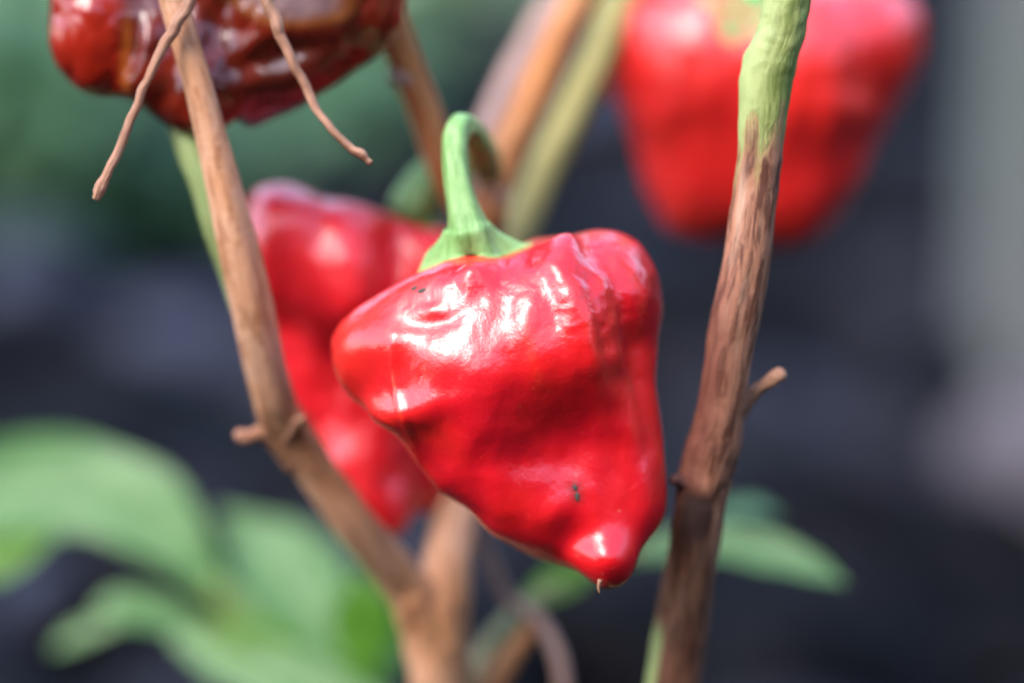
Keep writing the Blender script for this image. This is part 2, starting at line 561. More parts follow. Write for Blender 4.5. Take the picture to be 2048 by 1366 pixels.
def mottled_mat():
    M = Mat('mottled_bark')
    sp = M.node('ShaderNodeSeparateXYZ')
    M.put(sp.inputs[0], M.coord('UV'))
    u, v = sp.outputs[0], sp.outputs[1]
    st = M.noise(M.coord('UV', (16, 0.9, 1)), 1.0, 5, 0.65, 0.4)
    st2 = M.noise(M.coord('UV', (9, 0.3, 1), (5, 2, 0)), 1.0, 4, 0.6)
    brown = M.mix(M.step(st, 0.42, 0.6), (0.32, 0.14, 0.08), (0.10, 0.034, 0.018))
    brown = M.mix(M.step(st2, 0.55, 0.8), brown, (0.40, 0.26, 0.18))
    # reddish older bark along the left side
    red = M.math('MULTIPLY', M.step(v, 4.5, 7.5), M.step(M.math('ADD', u, M.math('MULTIPLY', st, 0.35)), 0.74, 0.56))
    red = M.math('MULTIPLY', red, M.step(v, 11.8, 9.6))
    brown = M.mix(M.math('MULTIPLY', red, 0.8), brown, (0.11, 0.032, 0.022))
    dk = M.math('MULTIPLY', M.step(v, 9.5, 9.9), M.step(v, 11.4, 10.4))
    dk = M.math('MULTIPLY', dk, M.step(M.math('ABSOLUTE', M.math('SUBTRACT', u, M.math('ADD', 0.42, M.math('MULTIPLY', st, 0.1)))), 0.16, 0.06))
    brown = M.mix(dk, brown, (0.025, 0.011, 0.008))
    low = M.step(v, 11.8, 13.0)
    brown = M.mix(M.math('MULTIPLY', low, 0.6), brown, (0.12, 0.045, 0.022))
    g = M.mix(M.step(st, 0.4, 0.62), (0.22, 0.25, 0.07), (0.11, 0.14, 0.025))
    g = M.mix(M.step(u, 0.55, 0.35), g, (0.27, 0.32, 0.115))
    edge = M.math('ADD', M.math('MULTIPLY', u, 1.9), M.math('MULTIPLY', M.math('ADD', M.math('SUBTRACT', st2, 0.5), M.math('MULTIPLY', M.math('SUBTRACT', st, 0.5), 0.8)), 3.6))
    gm = M.step(M.math('ADD', v, edge), 3.62, 3.1)
    brown = M.mix(M.step(M.math('ADD', v, edge), 4.3, 3.4), brown, (0.27, 0.19, 0.075))
    gb = M.math('MULTIPLY', M.step(v, 12.2, 12.8), M.step(M.math('ADD', u, M.math('MULTIPLY', st2, 0.2)), 0.5, 0.44))
    col = M.mix(M.math('MAXIMUM', gm, gb), brown, g)
    h = M.math('ADD', M.math('ADD', st, M.math('MULTIPLY', gm, 0.5)), M.math('MULTIPLY', M.noise(M.coord('Object'), 1000, 3), 0.3))
    return M.set(Base_Color=col, Roughness=0.6, Normal=M.bump(h, 0.5, 0.0006), Specular_IOR_Level=0.35)
MOTTLED = mottled_mat()

def wrinkled_mat(F):
    M = Mat('withered_skin')
    v = M.coord('Object')
    a = M.noise(v, 70, 4, 0.6, 0.6)
    b_ = M.noise(v, 160, 4, 0.6)
    sp = M.node('ShaderNodeSeparateXYZ')
    M.put(sp.inputs[0], v)
    x = M.math('DIVIDE', sp.outputs[0], F.k)                 # in photo pixels about the fruit's centre
    y = M.math('DIVIDE', sp.outputs[2], F.k)
    col = M.mix(M.step(a, 0.38, 0.6), (0.065, 0.007, 0.003), (0.14, 0.010, 0.003))
    col = M.mix(M.math('MULTIPLY', M.step(b_, 0.5, 0.68), 0.6), col, (0.028, 0.006, 0.003))
    left = M.step(x, -190, -235)
    col = M.mix(M.math('MULTIPLY', left, 0.8), col, (0.28, 0.011, 0.003))
    line = M.step(M.math('ABSOLUTE', M.math('ADD', x, M.math('ADD', 203, M.math('MULTIPLY', M.math('SUBTRACT', a, 0.5), 60)))), 16, 3)
    line = M.math('MULTIPLY', line, M.step(y, 40, -30))
    col = M.mix(M.math('MULTIPLY', line, 0.6), col, (0.28, 0.07, 0.007))
    ex = M.math('DIVIDE', M.math('SUBTRACT', x, 125), 120)
    ey = M.math('DIVIDE', M.math('SUBTRACT', y, 52), 50)
    rr = M.math('ADD', M.math('ADD', M.math('MULTIPLY', ex, ex), M.math('MULTIPLY', ey, ey)), M.math('MULTIPLY', M.math('SUBTRACT', a, 0.5), 1.2))
    col = M.mix(M.math('MULTIPLY', M.step(rr, 1.6, 0.7), 0.75), col, (0.20, 0.065, 0.016))
    col = M.mix(M.step(rr, 0.9, 0.2), col, (0.17, 0.10, 0.10))
    bp = M.bump(b_, 0.06, 0.0006)
    return M.set(Base_Color=col, Roughness=0.35, Specular_IOR_Level=0.15, Normal=bp, Coat_Weight=0.75, Coat_Roughness=0.05, Coat_Normal=bp,
                 Subsurface_Weight=0.08, Subsurface_Radius=(1, 0.15, 0.06), Subsurface_Scale=0.003)

LEAF_PALE = leaf_mat('pale_leaf', (0.075, 0.185, 0.05), (0.105, 0.225, 0.07), (0.22, 0.32, 0.15), 0.5, 0.28)
LEAF_BRIGHT = leaf_mat('bright_leaf', (0.07, 0.19, 0.012), (0.09, 0.23, 0.016), (0.14, 0.25, 0.04), 0.5, 0.5, (0.14, 0.36, 0.015))
LEAF_DARK = leaf_mat('garden_leaf', (0.06, 0.15, 0.065), (0.085, 0.19, 0.09), (0.12, 0.22, 0.10), 0.5, 0.3)

# ------------------------------------------------------------------ setting
M = Mat('dark_soil')
nz = M.noise(M.coord('Object'), 14, 6, 0.65)
SOIL = M.set(Base_Color=M.mix(M.step(nz, 0.35, 0.7), (0.002, 0.002, 0.003), (0.006, 0.006, 0.007)), Roughness=0.85, Specular_IOR_Level=0.1,
             Normal=M.bump(nz, 0.8, 0.02))
g = mesh_obj('ground', [(-40, -40, 0), (40, -40, 0), (40, 40, 0), (-40, 40, 0)], [(0, 1, 2, 3)], SOIL, smooth=False)
tag(g, kind='structure')

M = Mat('dark_stone_chips')
oi = M.node('ShaderNodeNewGeometry')
rnd = oi.outputs['Random Per Island']
CHIP = M.set(Base_Color=M.mix(M.math('POWER', rnd, 5.0), (0.002, 0.002, 0.003), (0.020, 0.019, 0.026)), Roughness=0.6, Specular_IOR_Level=0.05,
             Normal=M.bump(M.noise(M.coord('Object'), 90, 4), 0.5, 0.004))
vv, ff = ico(2)
V, Fc = [], []
for i in range(1500):
    y = 0.45 + 2.1 * random.random() ** 1.3
    x = (random.random() - 0.5) * (0.5 + 0.75 * y)
    s = random.uniform(0.014, 0.045)
    sx, sy, sz = s * random.uniform(0.8, 1.5), s * random.uniform(0.7, 1.2), s * random.uniform(0.4, 0.8)
    q = vv * (1 + 0.55 * noise3(vv * 1.3 + i * 7.31)[:, None]) * np.array((sx, sy, sz))
    a = random.random() * 6.28
    t = random.uniform(-0.5, 0.5)
    q = q @ np.array(((math.cos(a), math.sin(a), 0), (-math.sin(a), math.cos(a), 0), (0, 0, 1))).T
    q = q @ np.array(((1, 0, 0), (0, math.cos(t), -math.sin(t)), (0, math.sin(t), math.cos(t)))).T
    V.append(q + np.array((x, y, sz * 0.5)))
    Fc.append(ff + i * len(vv))
# a few broad blue grey stones lie among the chips
n_small = sum(len(x) for x in Fc)
for i, (px, py, rx) in enumerate([(370, 800, 0.026), (60, 660, 0.026), (1220, 330, 0.034), (1270, 600, 0.022), (880, 1090, 0.02), (1010, 1240, 0.018), (1560, 900, 0.017), (1600, 1290, 0.017), (80, 1290, 0.018), (300, 1090, 0.017), (700, 330, 0.02), (1130, 180, 0.03)]):
    gp_ = ground_point(px, py)
    q = vv * (1 + 0.4 * noise3(vv * 1.2 + i * 3.3)[:, None]) * np.array((rx * 1.15, rx, rx * 0.8))
    V.append(q + gp_ + np.array((0, 0, rx * 0.75)))
    Fc.append(ff + (1500 + i) * len(vv))
M = Mat('blue_grey_stone')
BLUESTONE = M.set(Base_Color=M.mix(M.noise(M.coord('Object'), 40, 4), (0.010, 0.014, 0.030), (0.024, 0.030, 0.058)), Roughness=0.6, Specular_IOR_Level=0.3)
mul = mesh_obj('gravel', np.concatenate(V), np.concatenate(Fc), CHIP)
mul.data.materials.append(BLUESTONE)
for pl in list(mul.data.polygons)[n_small:]:
    pl.material_index = 1
tag(mul, 'dark blue grey stone chips covering the soil behind the peppers', kind='stuff')

# unseen hedge: row behind camera inferred from reflections, other two added to dim rims
def hedge(cx, cy, length, depth, height, rot, n):
    c, s = math.cos(rot), math.sin(rot)
    q = RNG.random((n, 3))
    face = RNG.random(n)
    x = (q[:, 0] - 0.5) * length
    yy = (q[:, 1] - 0.5) * depth
    z = q[:, 2] * height
    top = face < 0.25
    z = np.where(top, height - 0.05 * q[:, 2], z)
    front = (face >= 0.25) & (face < 0.85)
    yy = np.where(front, depth / 2 - 0.10 * q[:, 1], yy)
    nzv = 0.12 * noise3(np.column_stack([x * 2.1, z * 2.1, np.full(n, rot)]))
    z = z + np.where(top, nzv * 1.6, 0)
    cen = np.column_stack([x, yy + nzv, z])
    a = RNG.normal(size=(n, 3)); a /= np.linalg.norm(a, axis=1)[:, None]
    b = RNG.normal(size=(n, 3)); b -= a * (a * b).sum(1)[:, None]; b /= np.linalg.norm(b, axis=1)[:, None]
    L, Wd = 0.035, 0.018
    vs = np.stack([cen - a * L, cen + b * Wd, cen + a * L, cen - b * Wd], 1).reshape(-1, 3)
    vs = vs @ np.array(((c, -s, 0), (s, c, 0), (0, 0, 1))).T + np.array((cx, cy, 0))
    fs = np.arange(n * 4).reshape(-1, 4)
    core = np.array([(sx * length / 2 * 0.98, sy * (depth / 2 - 0.12), zz) for zz in (0, height - 0.1) for sx, sy in ((-1, -1), (1, -1), (1, 1), (-1, 1))])
    core = core @ np.array(((c, -s, 0), (s, c, 0), (0, 0, 1))).T + np.array((cx, cy, 0))
    o = n * 4
    cf = [[o + i for i in t] for t in ((0, 1, 5, 4), (1, 2, 6, 5), (2, 3, 7, 6), (3, 0, 4, 7), (4, 5, 6, 7))]
    return np.concatenate([vs, core]), fs.tolist() + cf
M = Mat('hedge_leaf')
HEDGE = M.set(Base_Color=M.mix(M.node('ShaderNodeNewGeometry').outputs['Random Per Island'], (0.02, 0.045, 0.015), (0.05, 0.10, 0.03)), Roughness=0.5)
hv, hf = hedge(0, -1.9, 9.0, 0.9, 1.75, 0.0, 9000)
hv2, hf2 = hedge(2.9, 1.6, 8.0, 0.9, 1.0, math.pi / 2, 8000)  # unseen right row, added to cut white sky streaks on the skins
hv3, hf3 = hedge(0, 5.6, 9.0, 0.9, 1.3, math.pi, 8000)  # unseen far row, added to keep low sky off the fruit rims
n1_, n2_ = len(hv), len(hv) + len(hv2)
hg = mesh_obj('hedge', np.concatenate([hv, hv2, hv3]), hf + [[i + n1_ for i in q] for q in hf2] + [[i + n2_ for i in q] for q in hf3], HEDGE, smooth=False)
tag(hg, 'dense dark green hedge out of view, right and far rows added to dim reflections', kind='stuff')

# weathered post at the right edge
M = Mat('weathered_wood')
gr = M.noise(M.coord('Object', (60, 60, 5)), 1.0, 5, 0.6)
al = M.noise(M.coord('Object', (9, 9, 7)), 1.0, 3)
WOOD = M.set(Base_Color=M.mix(M.step(al, 0.4, 0.62), M.mix(M.step(gr, 0.35, 0.7), (0.105, 0.108, 0.105), (0.065, 0.068, 0.066)), (0.075, 0.10, 0.08)),
             Roughness=0.8, Normal=M.bump(gr, 0.6, 0.004))
gp = ground_point(2160, 930)
root = thing('post', gp, 'weathered grey green timber post at the right edge of the picture', 'post')
def rounded_post(w, dp, h, r=0.012):
    prof = []
    for sx, sy, a0 in ((1, 1, 0), (-1, 1, 90), (-1, -1, 180), (1, -1, 270)):
        for a in (0, 30, 60, 90):
            an = R(a0 + a)
            prof.append((sx * (w / 2 - r) + r * math.cos(an), sy * (dp / 2 - r) + r * math.sin(an)))
    zs = np.linspace(0, h, 14)
    V = []
    for z in zs:
        for j, (x, y) in enumerate(prof):
            e = 1 + 0.03 * math.sin(j * 1.3 + z * 9)
            V.append((x * e, y * e, z))
    n = len(prof)
    F_ = [(i * n + j, i * n + (j + 1) % n, (i + 1) * n + (j + 1) % n, (i + 1) * n + j) for i in range(13) for j in range(n)]
    F_.append(tuple(13 * n + j for j in range(n)))
    return np.array(V), F_
pv, pf = rounded_post(0.075, 0.075, 0.7)
mesh_obj('post_shaft', pv + gp, pf, WOOD, root)
pv2, pf2 = rounded_post(0.088, 0.088, 0.025, 0.014)
mesh_obj('post_cap', pv2 + gp + np.array((0, 0, 0.701)), pf2, WOOD, root)

M = Mat('lilac_stone')
nz = M.noise(M.coord('Object'), 35, 6, 0.6)
STONE = M.set(Base_Color=M.mix(nz, (0.036, 0.030, 0.036), (0.066, 0.055, 0.066)), Roughness=0.75, Normal=M.bump(nz, 0.6, 0.008))
gs = ground_point(2150, 1080)
vv, ff = ico(5)
q = vv * (1 + 0.28 * noise3(vv * 1.4 + 5.5)[:, None] + 0.07 * noise3(vv * 5)[:, None]) * np.array((0.040, 0.035, 0.034))
st = mesh_obj('stone', q + gs + np.array((0, 0, 0.02)), ff, STONE, loc=gs)
tag(st, 'lilac grey rounded stone on the dark chips in front of the timber post', 'stone')

# low leafy plants far behind
def leaf_template(L, Wd):
    nv, nu = 9, 4
    V, UV = [], []
    for i in range(nv + 1):
        t = i / nv
        h = Wd * (math.sin(math.pi * min(1, t * 1.02)) ** 0.8) * (1.15 - 0.5 * t) + 0.0006
        z = L * (0.25 * math.sin(t * 2.2) - 0.25 * t * t)
        for j in range(nu + 1):
            u = j / nu * 2 - 1
            V.append((t * L, u * h, z + abs(u) * h * 0.3))
            UV.append((u * 0.5 + 0.5, t))
    Fc = [(i * (nu + 1) + j, i * (nu + 1) + j + 1, (i + 1) * (nu + 1) + j + 1, (i + 1) * (nu + 1) + j) for i in range(nv) for j in range(nu)]
    return V, Fc, UV
def template_mesh(name, L, Wd, mat):
    V, Fc, UV = leaf_template(L, Wd)
    me = bpy.data.meshes.new(name)
    me.from_pydata(V, [], Fc)
    me.shade_smooth()
    lay = me.uv_layers.new(name='UVMap')
    for lp, d in zip(me.loops, lay.data):
        d.uv = UV[lp.vertex_index]
    me.materials.append(mat)
    return me
LEAF_GREY = leaf_mat('grey_green_leaf', (0.26, 0.38, 0.20), (0.34, 0.46, 0.28), (0.40, 0.5, 0.32), 0.42, 0.35)
T_DARK = template_mesh('leaf', 0.060, 0.022, LEAF_DARK)
T_GREY = template_mesh('leaf', 0.060, 0.022, LEAF_GREY)
def far_plant(px, py, h, n, spread, me, label, scale=1.0, seed=0):
    rs = random.Random(seed)
    base = ground_point(px, py)
    root = thing('leafy_plant', base, label, 'plant', 'leafy plants in the blurred background')
    ax = [(base + np.array((rs.uniform(-.2, .2) * spread * t, rs.uniform(-.2, .2) * spread * t, h * t))) for t in np.linspace(0, 1, 5)]
    th = np.linspace(0, 2 * math.pi, 8, endpoint=False)
    V = np.concatenate([p + np.column_stack([np.cos(th), np.sin(th), th * 0]) * (0.004 - 0.0005 * i) for i, p in enumerate(ax)])
    Fc = [(i * 8 + j, i * 8 + (j + 1) % 8, (i + 1) * 8 + (j + 1) % 8, (i + 1) * 8 + j) for i in range(4) for j in range(8)]
    mesh_obj('stem', V, Fc, GREEN_STALK, root)
    for i in range(n):
        o = bpy.data.objects.new('leaf', me)
        COL.objects.link(o)
        o.parent = root
        t = rs.uniform(0.15, 1)
        a = i * 2.4 + rs.uniform(-.3, .3)
        r = spread * rs.uniform(0.0, 0.75) * (1.1 - 0.4 * t)
        o.location = (math.cos(a) * r, math.sin(a) * r, h * t)
        o.rotation_euler = (rs.uniform(-.5, .5), rs.uniform(-.6, .5), a)
        s = scale * rs.uniform(0.7, 1.2)
        o.scale = (s, s, s)
far_plant(40, 560, 0.10, 90, 0.075, T_DARK, 'dark green bushy plant below the withered pepper at the left edge', 0.9, 1)
far_plant(110, 260, 0.10, 150, 0.10, T_GREY, 'grey green plant left of the withered pepper', 1.25, 2)
far_plant(620, 330, 0.05, 45, 0.075, T_DARK, 'dim dark green plant between the withered pepper and the main pepper', 0.8, 3)
far_plant(900, 40, 0.06, 90, 0.09, T_GREY, 'grey green plant behind the brown branches at the top edge', 0.9, 4)

# ------------------------------------------------------------------ the main pepper
F = Fruit(1015, 770, 1.5)
E, K_ = F.ell, F.cap
f = field([
    (E((1050, 780, -20), (235, 270, 180)), 1),
    (E((785, 715, 10), (125, 105, 125)), 55),
    (E((985, 760, 105), (205, 195, 135)), 60),
    (K_((815, 690, 105), (850, 900, 55), 62, 62), 60),
    (K_((850, 900, 55), (985, 990, 50), 62, 75), 60),
    (E((1130, 700, 95), (105, 200, 145)), 55),
    (E((1218, 600, -30), (112, 140, 165)), 45),
    (E((1010, 640, -130), (230, 130, 140)), 60),
    (E((940, 605, 70), (150, 88, 110)), 45),
    (E((835, 632, 50), (105, 72, 90)), 45),
    (E((1050, 880, 60), (190, 200, 130)), 90),
    (E((1120, 930, 20), (185, 190, 145)), 70),
    (K_((1258, 760, 20), (1275, 1000, 35), 60, 54), 60),
    (K_((1190, 1020, 40), (1214, 1108, 95), 90, 62), 45),
], [
    (E((1125, 905, 330), (140, 110, 165)), 120),

])
v, fc = wrap(f, 8)
outline = [(838, 545), (760, 588), (705, 622), (670, 656), (659, 700), (668, 750), (700, 800), (752, 845), (800, 880), (835, 925), (883, 982), (944, 1020), (980, 1065),
           (1055, 1112), (1097, 1128), (1135, 1136), (1166, 1155), (1200, 1172), (1235, 1171), (1255, 1145), (1287, 1092), (1327, 1030), (1335, 990), (1333, 920), (1319, 825),
           (1309, 755), (1316, 690), (1329, 600), (1316, 540), (1280, 488), (1222, 457), (1160, 457), (1060, 480), (1000, 500), (900, 520)]
v = fit_outline(v, F.l2(outline))
n = normals(v, fc)
d = 5.0 * noise3(v / np.array((60.0, 210.0, 80.0)) + 17) + 5.0 * noise3(v / 120.0) + 2.2 * noise3(v / 50.0 + 9)
pale = np.zeros(len(v))
for pts, amp, w in [
    ([(1010, 530), (1045, 560), (1050, 640), (1075, 760), (1090, 840)], 7, 30),
    ([(1060, 515), (1130, 560), (1165, 640), (1190, 760), (1210, 900)], 8, 24),
    ([(1120, 500), (1190, 555), (1222, 650), (1250, 780), (1275, 920)], 8, 20),
    ([(960, 530), (930, 570), (880, 620), (800, 660), (720, 680)], 8, 28),
    ([(795, 660), (792, 730), (803, 800), (838, 920), (900, 1000)], 4, 9),
    ([(1180, 470), (1240, 520), (1275, 600), (1290, 700)], 6, 24),
    ([(915, 572), (950, 548), (1000, 545)], 14, 24),
]:
    a = ridge(v, n, F, pts, amp, w)
    d = d + a
    pale = np.maximum(pale, ridge(v, n, F, pts, 1.0, w * 0.35) * (0.9 if w < 15 else 0.3))
for pts, amp, w in [
    ([(1030, 520), (1092, 570), (1112, 660), (1130, 800)], -5, 20),
    ([(1090, 505), (1165, 560), (1198, 650), (1226, 800)], -4, 16),
    ([(1150, 480), (1218, 560), (1236, 660), (1268, 800), (1290, 920)], -5, 20),
    ([(830, 610), (900, 600), (960, 560)], -8, 20),
    ([(760, 660), (840, 650), (905, 640), (985, 580)], -5, 18),
]:
    d = d + ridge(v, n, F, pts, amp, w)
# crumpled skin on the right shoulder
p2 = F.l2([(1190, 590)])[0]
mask = np.exp(-(((v[:, 0] - p2[0]) / 130) ** 2 + ((v[:, 1] - p2[1]) / 110) ** 2) ** 1.5)
d = d + mask * (3.6 * noise3(v / np.array((40.0, 26.0, 34.0))) + 0.9 * noise3(v / np.array((15.0, 11.0, 13.0)) + 3))
p2 = F.l2([(960, 560)])[0]
mask = np.exp(-(((v[:, 0] - p2[0]) / 110) ** 2 + ((v[:, 1] - p2[1]) / 60) ** 2))
d = d + mask * (3.0 * noise3(v / np.array((30.0, 20.0, 26.0)) + 7) + 0.7 * noise3(v / 12.0))
p2 = F.l2([(1060, 960)])[0]
mask = np.exp(-(((v[:, 0] - p2[0]) / 130) ** 2 + ((v[:, 1] - p2[1]) / 90) ** 2))
d = d + mask * 7 * noise3(v / 55.0 + 21)
d = d + 0.7 * noise3(v / np.array((20.0, 34.0, 20.0)) + 40)
v = v + n * d[:, None]
facing = smoothstep(0.0, 0.5, n[:, 2])
for x, y, rx, ry, amp in [(1206, 1108, 50, 44, 26), (1135, 1065, 55, 40, -20), (1145, 870, 95, 75, -15), (985, 965, 60, 40, 10), (802, 855, 70, 50, 34), (745, 690, 60, 40, 8), (1290, 985, 28, 80, 10), (1225, 930, 30, 90, -8), (1000, 870, 70, 60, 8)]:
    v[:, 2] += amp * facing * np.exp(-((v[:, 0] - (x - F.cx)) / rx) ** 2 - ((v[:, 1] - (F.cy - y)) / ry) ** 2)
n = normals(v, fc)
main = thing('pepper', F.org, 'large sharp glossy red pepper in the middle with curved green stem', 'pepper', 'peppers on the plant')
scar = np.zeros(len(v))
for x, y in ((833, 579), (848, 584), (1147, 968), (1151, 985)):
    q = v - np.array((x - F.cx, F.cy - y, 0))
    scar = np.maximum(scar, np.exp(-(q[:, 0] ** 2 + q[:, 1] ** 2) / 14.0 ** 2) * (n[:, 2] > 0))
mesh_obj('flesh', F.W(v), fc, RED, main, uv=np.column_stack([pale, scar]))
make_stalk(F, v, fc, (944, 512, 50), (-0.14, 0.94, 0.32),
           [(940, 468, 56, 42), (925, 410, 55, 31), (914, 350, 48, 27), (910, 300, 32, 26), (913, 268, 8, 26), (924, 250, -35, 27), (940, 258, -95, 28), (952, 274, -170, 31), (960, 288, -260, 34), (965, 300, -350, 36), (968, 312, -450, 34)],
           108, (CALYX, GREEN_STALK), main, 5, -1.57, front=0.62)
bvh = BVHTree.FromPolygons(v.tolist(), fc.tolist())
def blemish(x, y, rx, ry, rot):
    p = F.L(x, y, 400)
    hit, nn, _, _ = bvh.ray_cast(Vector(p), Vector((0, 0, -1)), 800)
    nn = np.array(nn)
    a = np.array((math.cos(rot), math.sin(rot), 0)); a -= nn * (a @ nn); a /= np.linalg.norm(a)
    b = np.cross(nn, a)
    vv, ff = ico(3)
    nz = 1 + 0.5 * noise3(vv * 1.6 + x)
    q = np.array(hit) + (vv[:, :1] * a * rx + vv[:, 1:2] * b * ry + vv[:, 2:3] * nn * 1.6) * nz[:, None]
    mesh_obj('blemish', F.W(q), ff, DARK_SPECK, main)
blemish(833, 579, 8, 4.0, 0.2)
blemish(848, 584, 9, 4.5, 0.0)
blemish(1147, 968, 4, 7, 0.4)
blemish(1151, 985, 4, 9, 0.1)
tube('style_remnant', [(1200, 1160, 0.4, 5), (1197, 1174, 0.4, 3), (1199, 1186, 0.4, 1.6)], TWIG, main, 8, 4)

# ------------------------------------------------------------------ pepper behind on the left
F = Fruit(720, 690, 5.7)
E, K_ = F.ell, F.cap
f = field([
    (E((720, 680, -20), (190, 220, 190)), 1),
    (E((590, 500, 130), (100, 120, 130)), 55),
    (E((710, 570, 140), (110, 120, 130)), 55),
    (E((840, 600, 40), (110, 140, 160)), 75),
    (E((730, 860, 10), (110, 150, 120)), 60),
    (K_((730, 930, 60), (760, 1005, 85), 92, 60), 40),
    (E((860, 880, -20), (80, 130, 90)), 50),
], [(E((820, 430, 0), (80, 40, 90)), 40), (E((630, 790, 285), (110, 110, 130)), 90), (E((800, 560, 260), (40, 160, 120)), 70)])
v, fc = wrap(f, 7)
v = fit_outline(v, F.l2([(490, 440), (525, 388), (575, 370), (640, 390), (700, 412), (780, 428), (830, 450), (895, 455), (940, 500), (948, 620), (935, 800), (910, 940), (882, 1005),
                         (835, 1045), (785, 1072), (738, 1064), (685, 1018), (648, 940), (615, 870), (560, 790), (515, 700), (490, 600), (478, 510)]))
n = normals(v, fc)
d = 12 * noise3(v / np.array((55.0, 160.0, 70.0)) + 8) + 7 * noise3(v / 90.0 + 4) + 3 * noise3(v / 35.0)
v = v + n * d[:, None]
p = thing('pepper', F.org, 'blurred red pepper behind the main one, partly hidden by the left branch', 'pepper', 'peppers on the plant')
mesh_obj('flesh', F.W(v), fc, RED_BEHIND, p)
make_stalk(F, v, fc, (835, 475, 20), (0.25, 0.95, 0.1), [(812, 445, 60, 50), (838, 398, 60, 46), (872, 352, 45, 40), (915, 325, -5, 33), (945, 310, 5, 33)],
           70, (CALYX, GREEN_STALK), p, 5, 0.4, flare=50)

# ------------------------------------------------------------------ pepper at the top right
F = Fruit(1520, 210, 9.6)
E, K_ = F.ell, F.cap
f = field([
    (E((1520, 210, 0), (220, 230, 190)), 1),
    (E((1300, 90, 40), (105, 130, 130)), 95),
    (E((1400, 130, 130), (110, 150, 120)), 95),
    (E((1580, 150, 140), (120, 170, 120)), 95),
    (E((1740, 90, 20), (110, 120, 150)), 95),
    (E((1540, 60, -120), (230, 110, 130)), 95),
    (E((1430, 350, 40), (110, 130, 110)), 95),
    (E((1600, 370, 40), (110, 120, 120)), 95),
], [(E((1500, -20, 100), (120, 60, 110)), 60)])
v, fc = wrap(f, 7)
v = fit_outline(v, F.l2([(1188, 80), (1196, 150), (1235, 215), (1268, 290), (1290, 385), (1330, 455), (1395, 486), (1470, 482), (1540, 502), (1580, 500), (1635, 474), (1700, 395),
                         (1748, 295), (1803, 195), (1842, 120), (1838, 40), (1795, -15), (1700, -45), (1560, -50), (1400, -40), (1270, -30), (1205, 10)]))
n = normals(v, fc)
d = 11 * noise3(v / np.array((48.0, 300.0, 70.0)) + 2) + 6 * noise3(v / 95.0 + 14) + 1.5 * noise3(v / 40.0)
v = v + n * d[:, None]
p = thing('pepper', F.org, 'blurred orange red pepper at the top right behind the mottled stem', 'pepper', 'peppers on the plant')
mesh_obj('flesh', F.W(v), fc, RED_FAR, p)
make_stalk(F, v, fc, (1480, 110, 150), (0.02, 0.72, 0.69), [(1497, 25, 150, 44), (1510, -45, 150, 36), (1520, -130, 120, 32), (1530, -200, 20, 32)],
           88, (CALYX, GREEN_STALK), p, 5, -1.57, flare=55, front=0.25)

# ------------------------------------------------------------------ withered pepper at the top left
F = Fruit(470, 20, 3.0)
E, K_ = F.ell, F.cap
f = field([
    (E((480, -10, -30), (300, 190, 140)), 1),
    (E((215, 60, 50), (100, 135, 110)), 22),
    (E((320, 110, 40), (70, 130, 120)), 25),
    (E((400, 150, 60), (80, 110, 90)), 30),
    (E((600, 40, 50), (200, 130, 120)), 40),
    (E((640, -60, 60), (150, 110, 120)), 40),
], [(E((285, 60, 190), (18, 130, 80)), 25), (E((455, 50, 190), (45, 90, 90)), 40), (E((540, 110, 180), (130, 14, 70)), 25), (E((360, 90, 200), (22, 100, 80)), 25)])
v, fc = wrap(f, 8)
v = fit_outline(v, F.l2([(108, 60), (116, 118), (138, 162), (172, 192), (218, 204), (275, 204), (300, 224), (345, 260), (388, 280), (432, 268), (525, 240), (610, 212), (685, 170),
                         (760, 118), (808, 56), (818, -30), (760, -95), (600, -125), (420, -130), (250, -115), (140, -70), (110, 0)]))
n = normals(v, fc)
a1 = np.abs(noise3(v / np.array((95.0, 120.0, 95.0)) + 31))
a2 = np.abs(noise3(v / np.array((34.0, 45.0, 34.0)) + 5))
d = 25 * (a1 - 0.18) + 4 * (a2 - 0.2)
d *= smoothstep(-0.05, 0.45, np.abs(n[:, 2]))
v = v + n * d[:, None]
p = thing('pepper', F.org, 'withered brown red wrinkled pepper at the top left behind a tan branch', 'pepper', 'peppers on the plant')
mesh_obj('flesh', F.W(v), fc, wrinkled_mat(F), p)
make_stalk(F, v, fc, (520, -120, 10), (0.1, 0.98, 0.05), [(525, -180, 10, 36), (540, -250, 8, 30), (560, -310, 0, 28), (590, -380, -10, 28)],
           80, (TAN, TAN), p, 5, 0.4, flare=50)

# ------------------------------------------------------------------ the plant that carries them
base = P(880, 3600, 9)
base[2] = 0.0
plant = thing('pepper_plant', base, 'branching tan pepper plant that forks below the main pepper', 'plant')
tube('trunk', [(905, 3900, 9, 75), (900, 2600, 8, 75), (890, 1800, 6.5, 72), (888, 1420, 5.6, 64), (880, 1290, 5.2, 66), (872, 1215, 5.0, 60), (872, 1165, 5.0, 40)], TAN, plant, 36)
tube('branch', [(885, 1420, 5.4, 56), (862, 1290, 5.1, 58), (832, 1210, 4.8, 52), (790, 1148, 4.5, 45), (700, 1040, 3.8, 43), (620, 930, 3.3, 43), (570, 850, 2.9, 46), (541, 770, 2.4, 42), (497, 580, 1.7, 44), (452, 400, 1.4, 38), (400, 190, 1.2, 31), (355, 40, 1.1, 29), (300, -160, 1.0, 29)], TAN, plant, 36, oval=0.03)
tube('branch', [(885, 1400, 5.4, 54), (880, 1260, 5.1, 58), (890, 1140, 5.1, 50), (908, 1030, 5.9, 45), (935, 800, 7.6, 44), (962, 560, 7.2, 42), (972, 430, 5.3, 42), (985, 370, 5.0, 36)], TAN, plant, 32)
tube('branch', [(965, 460, 5.0, 30), (920, 400, 4.8, 28), (880, 310, 4.5, 31), (826, 160, 4.2, 33), (768, 0, 4.0, 33), (720, -160, 3.9, 33)], ORANGE_BARK, plant, 28)
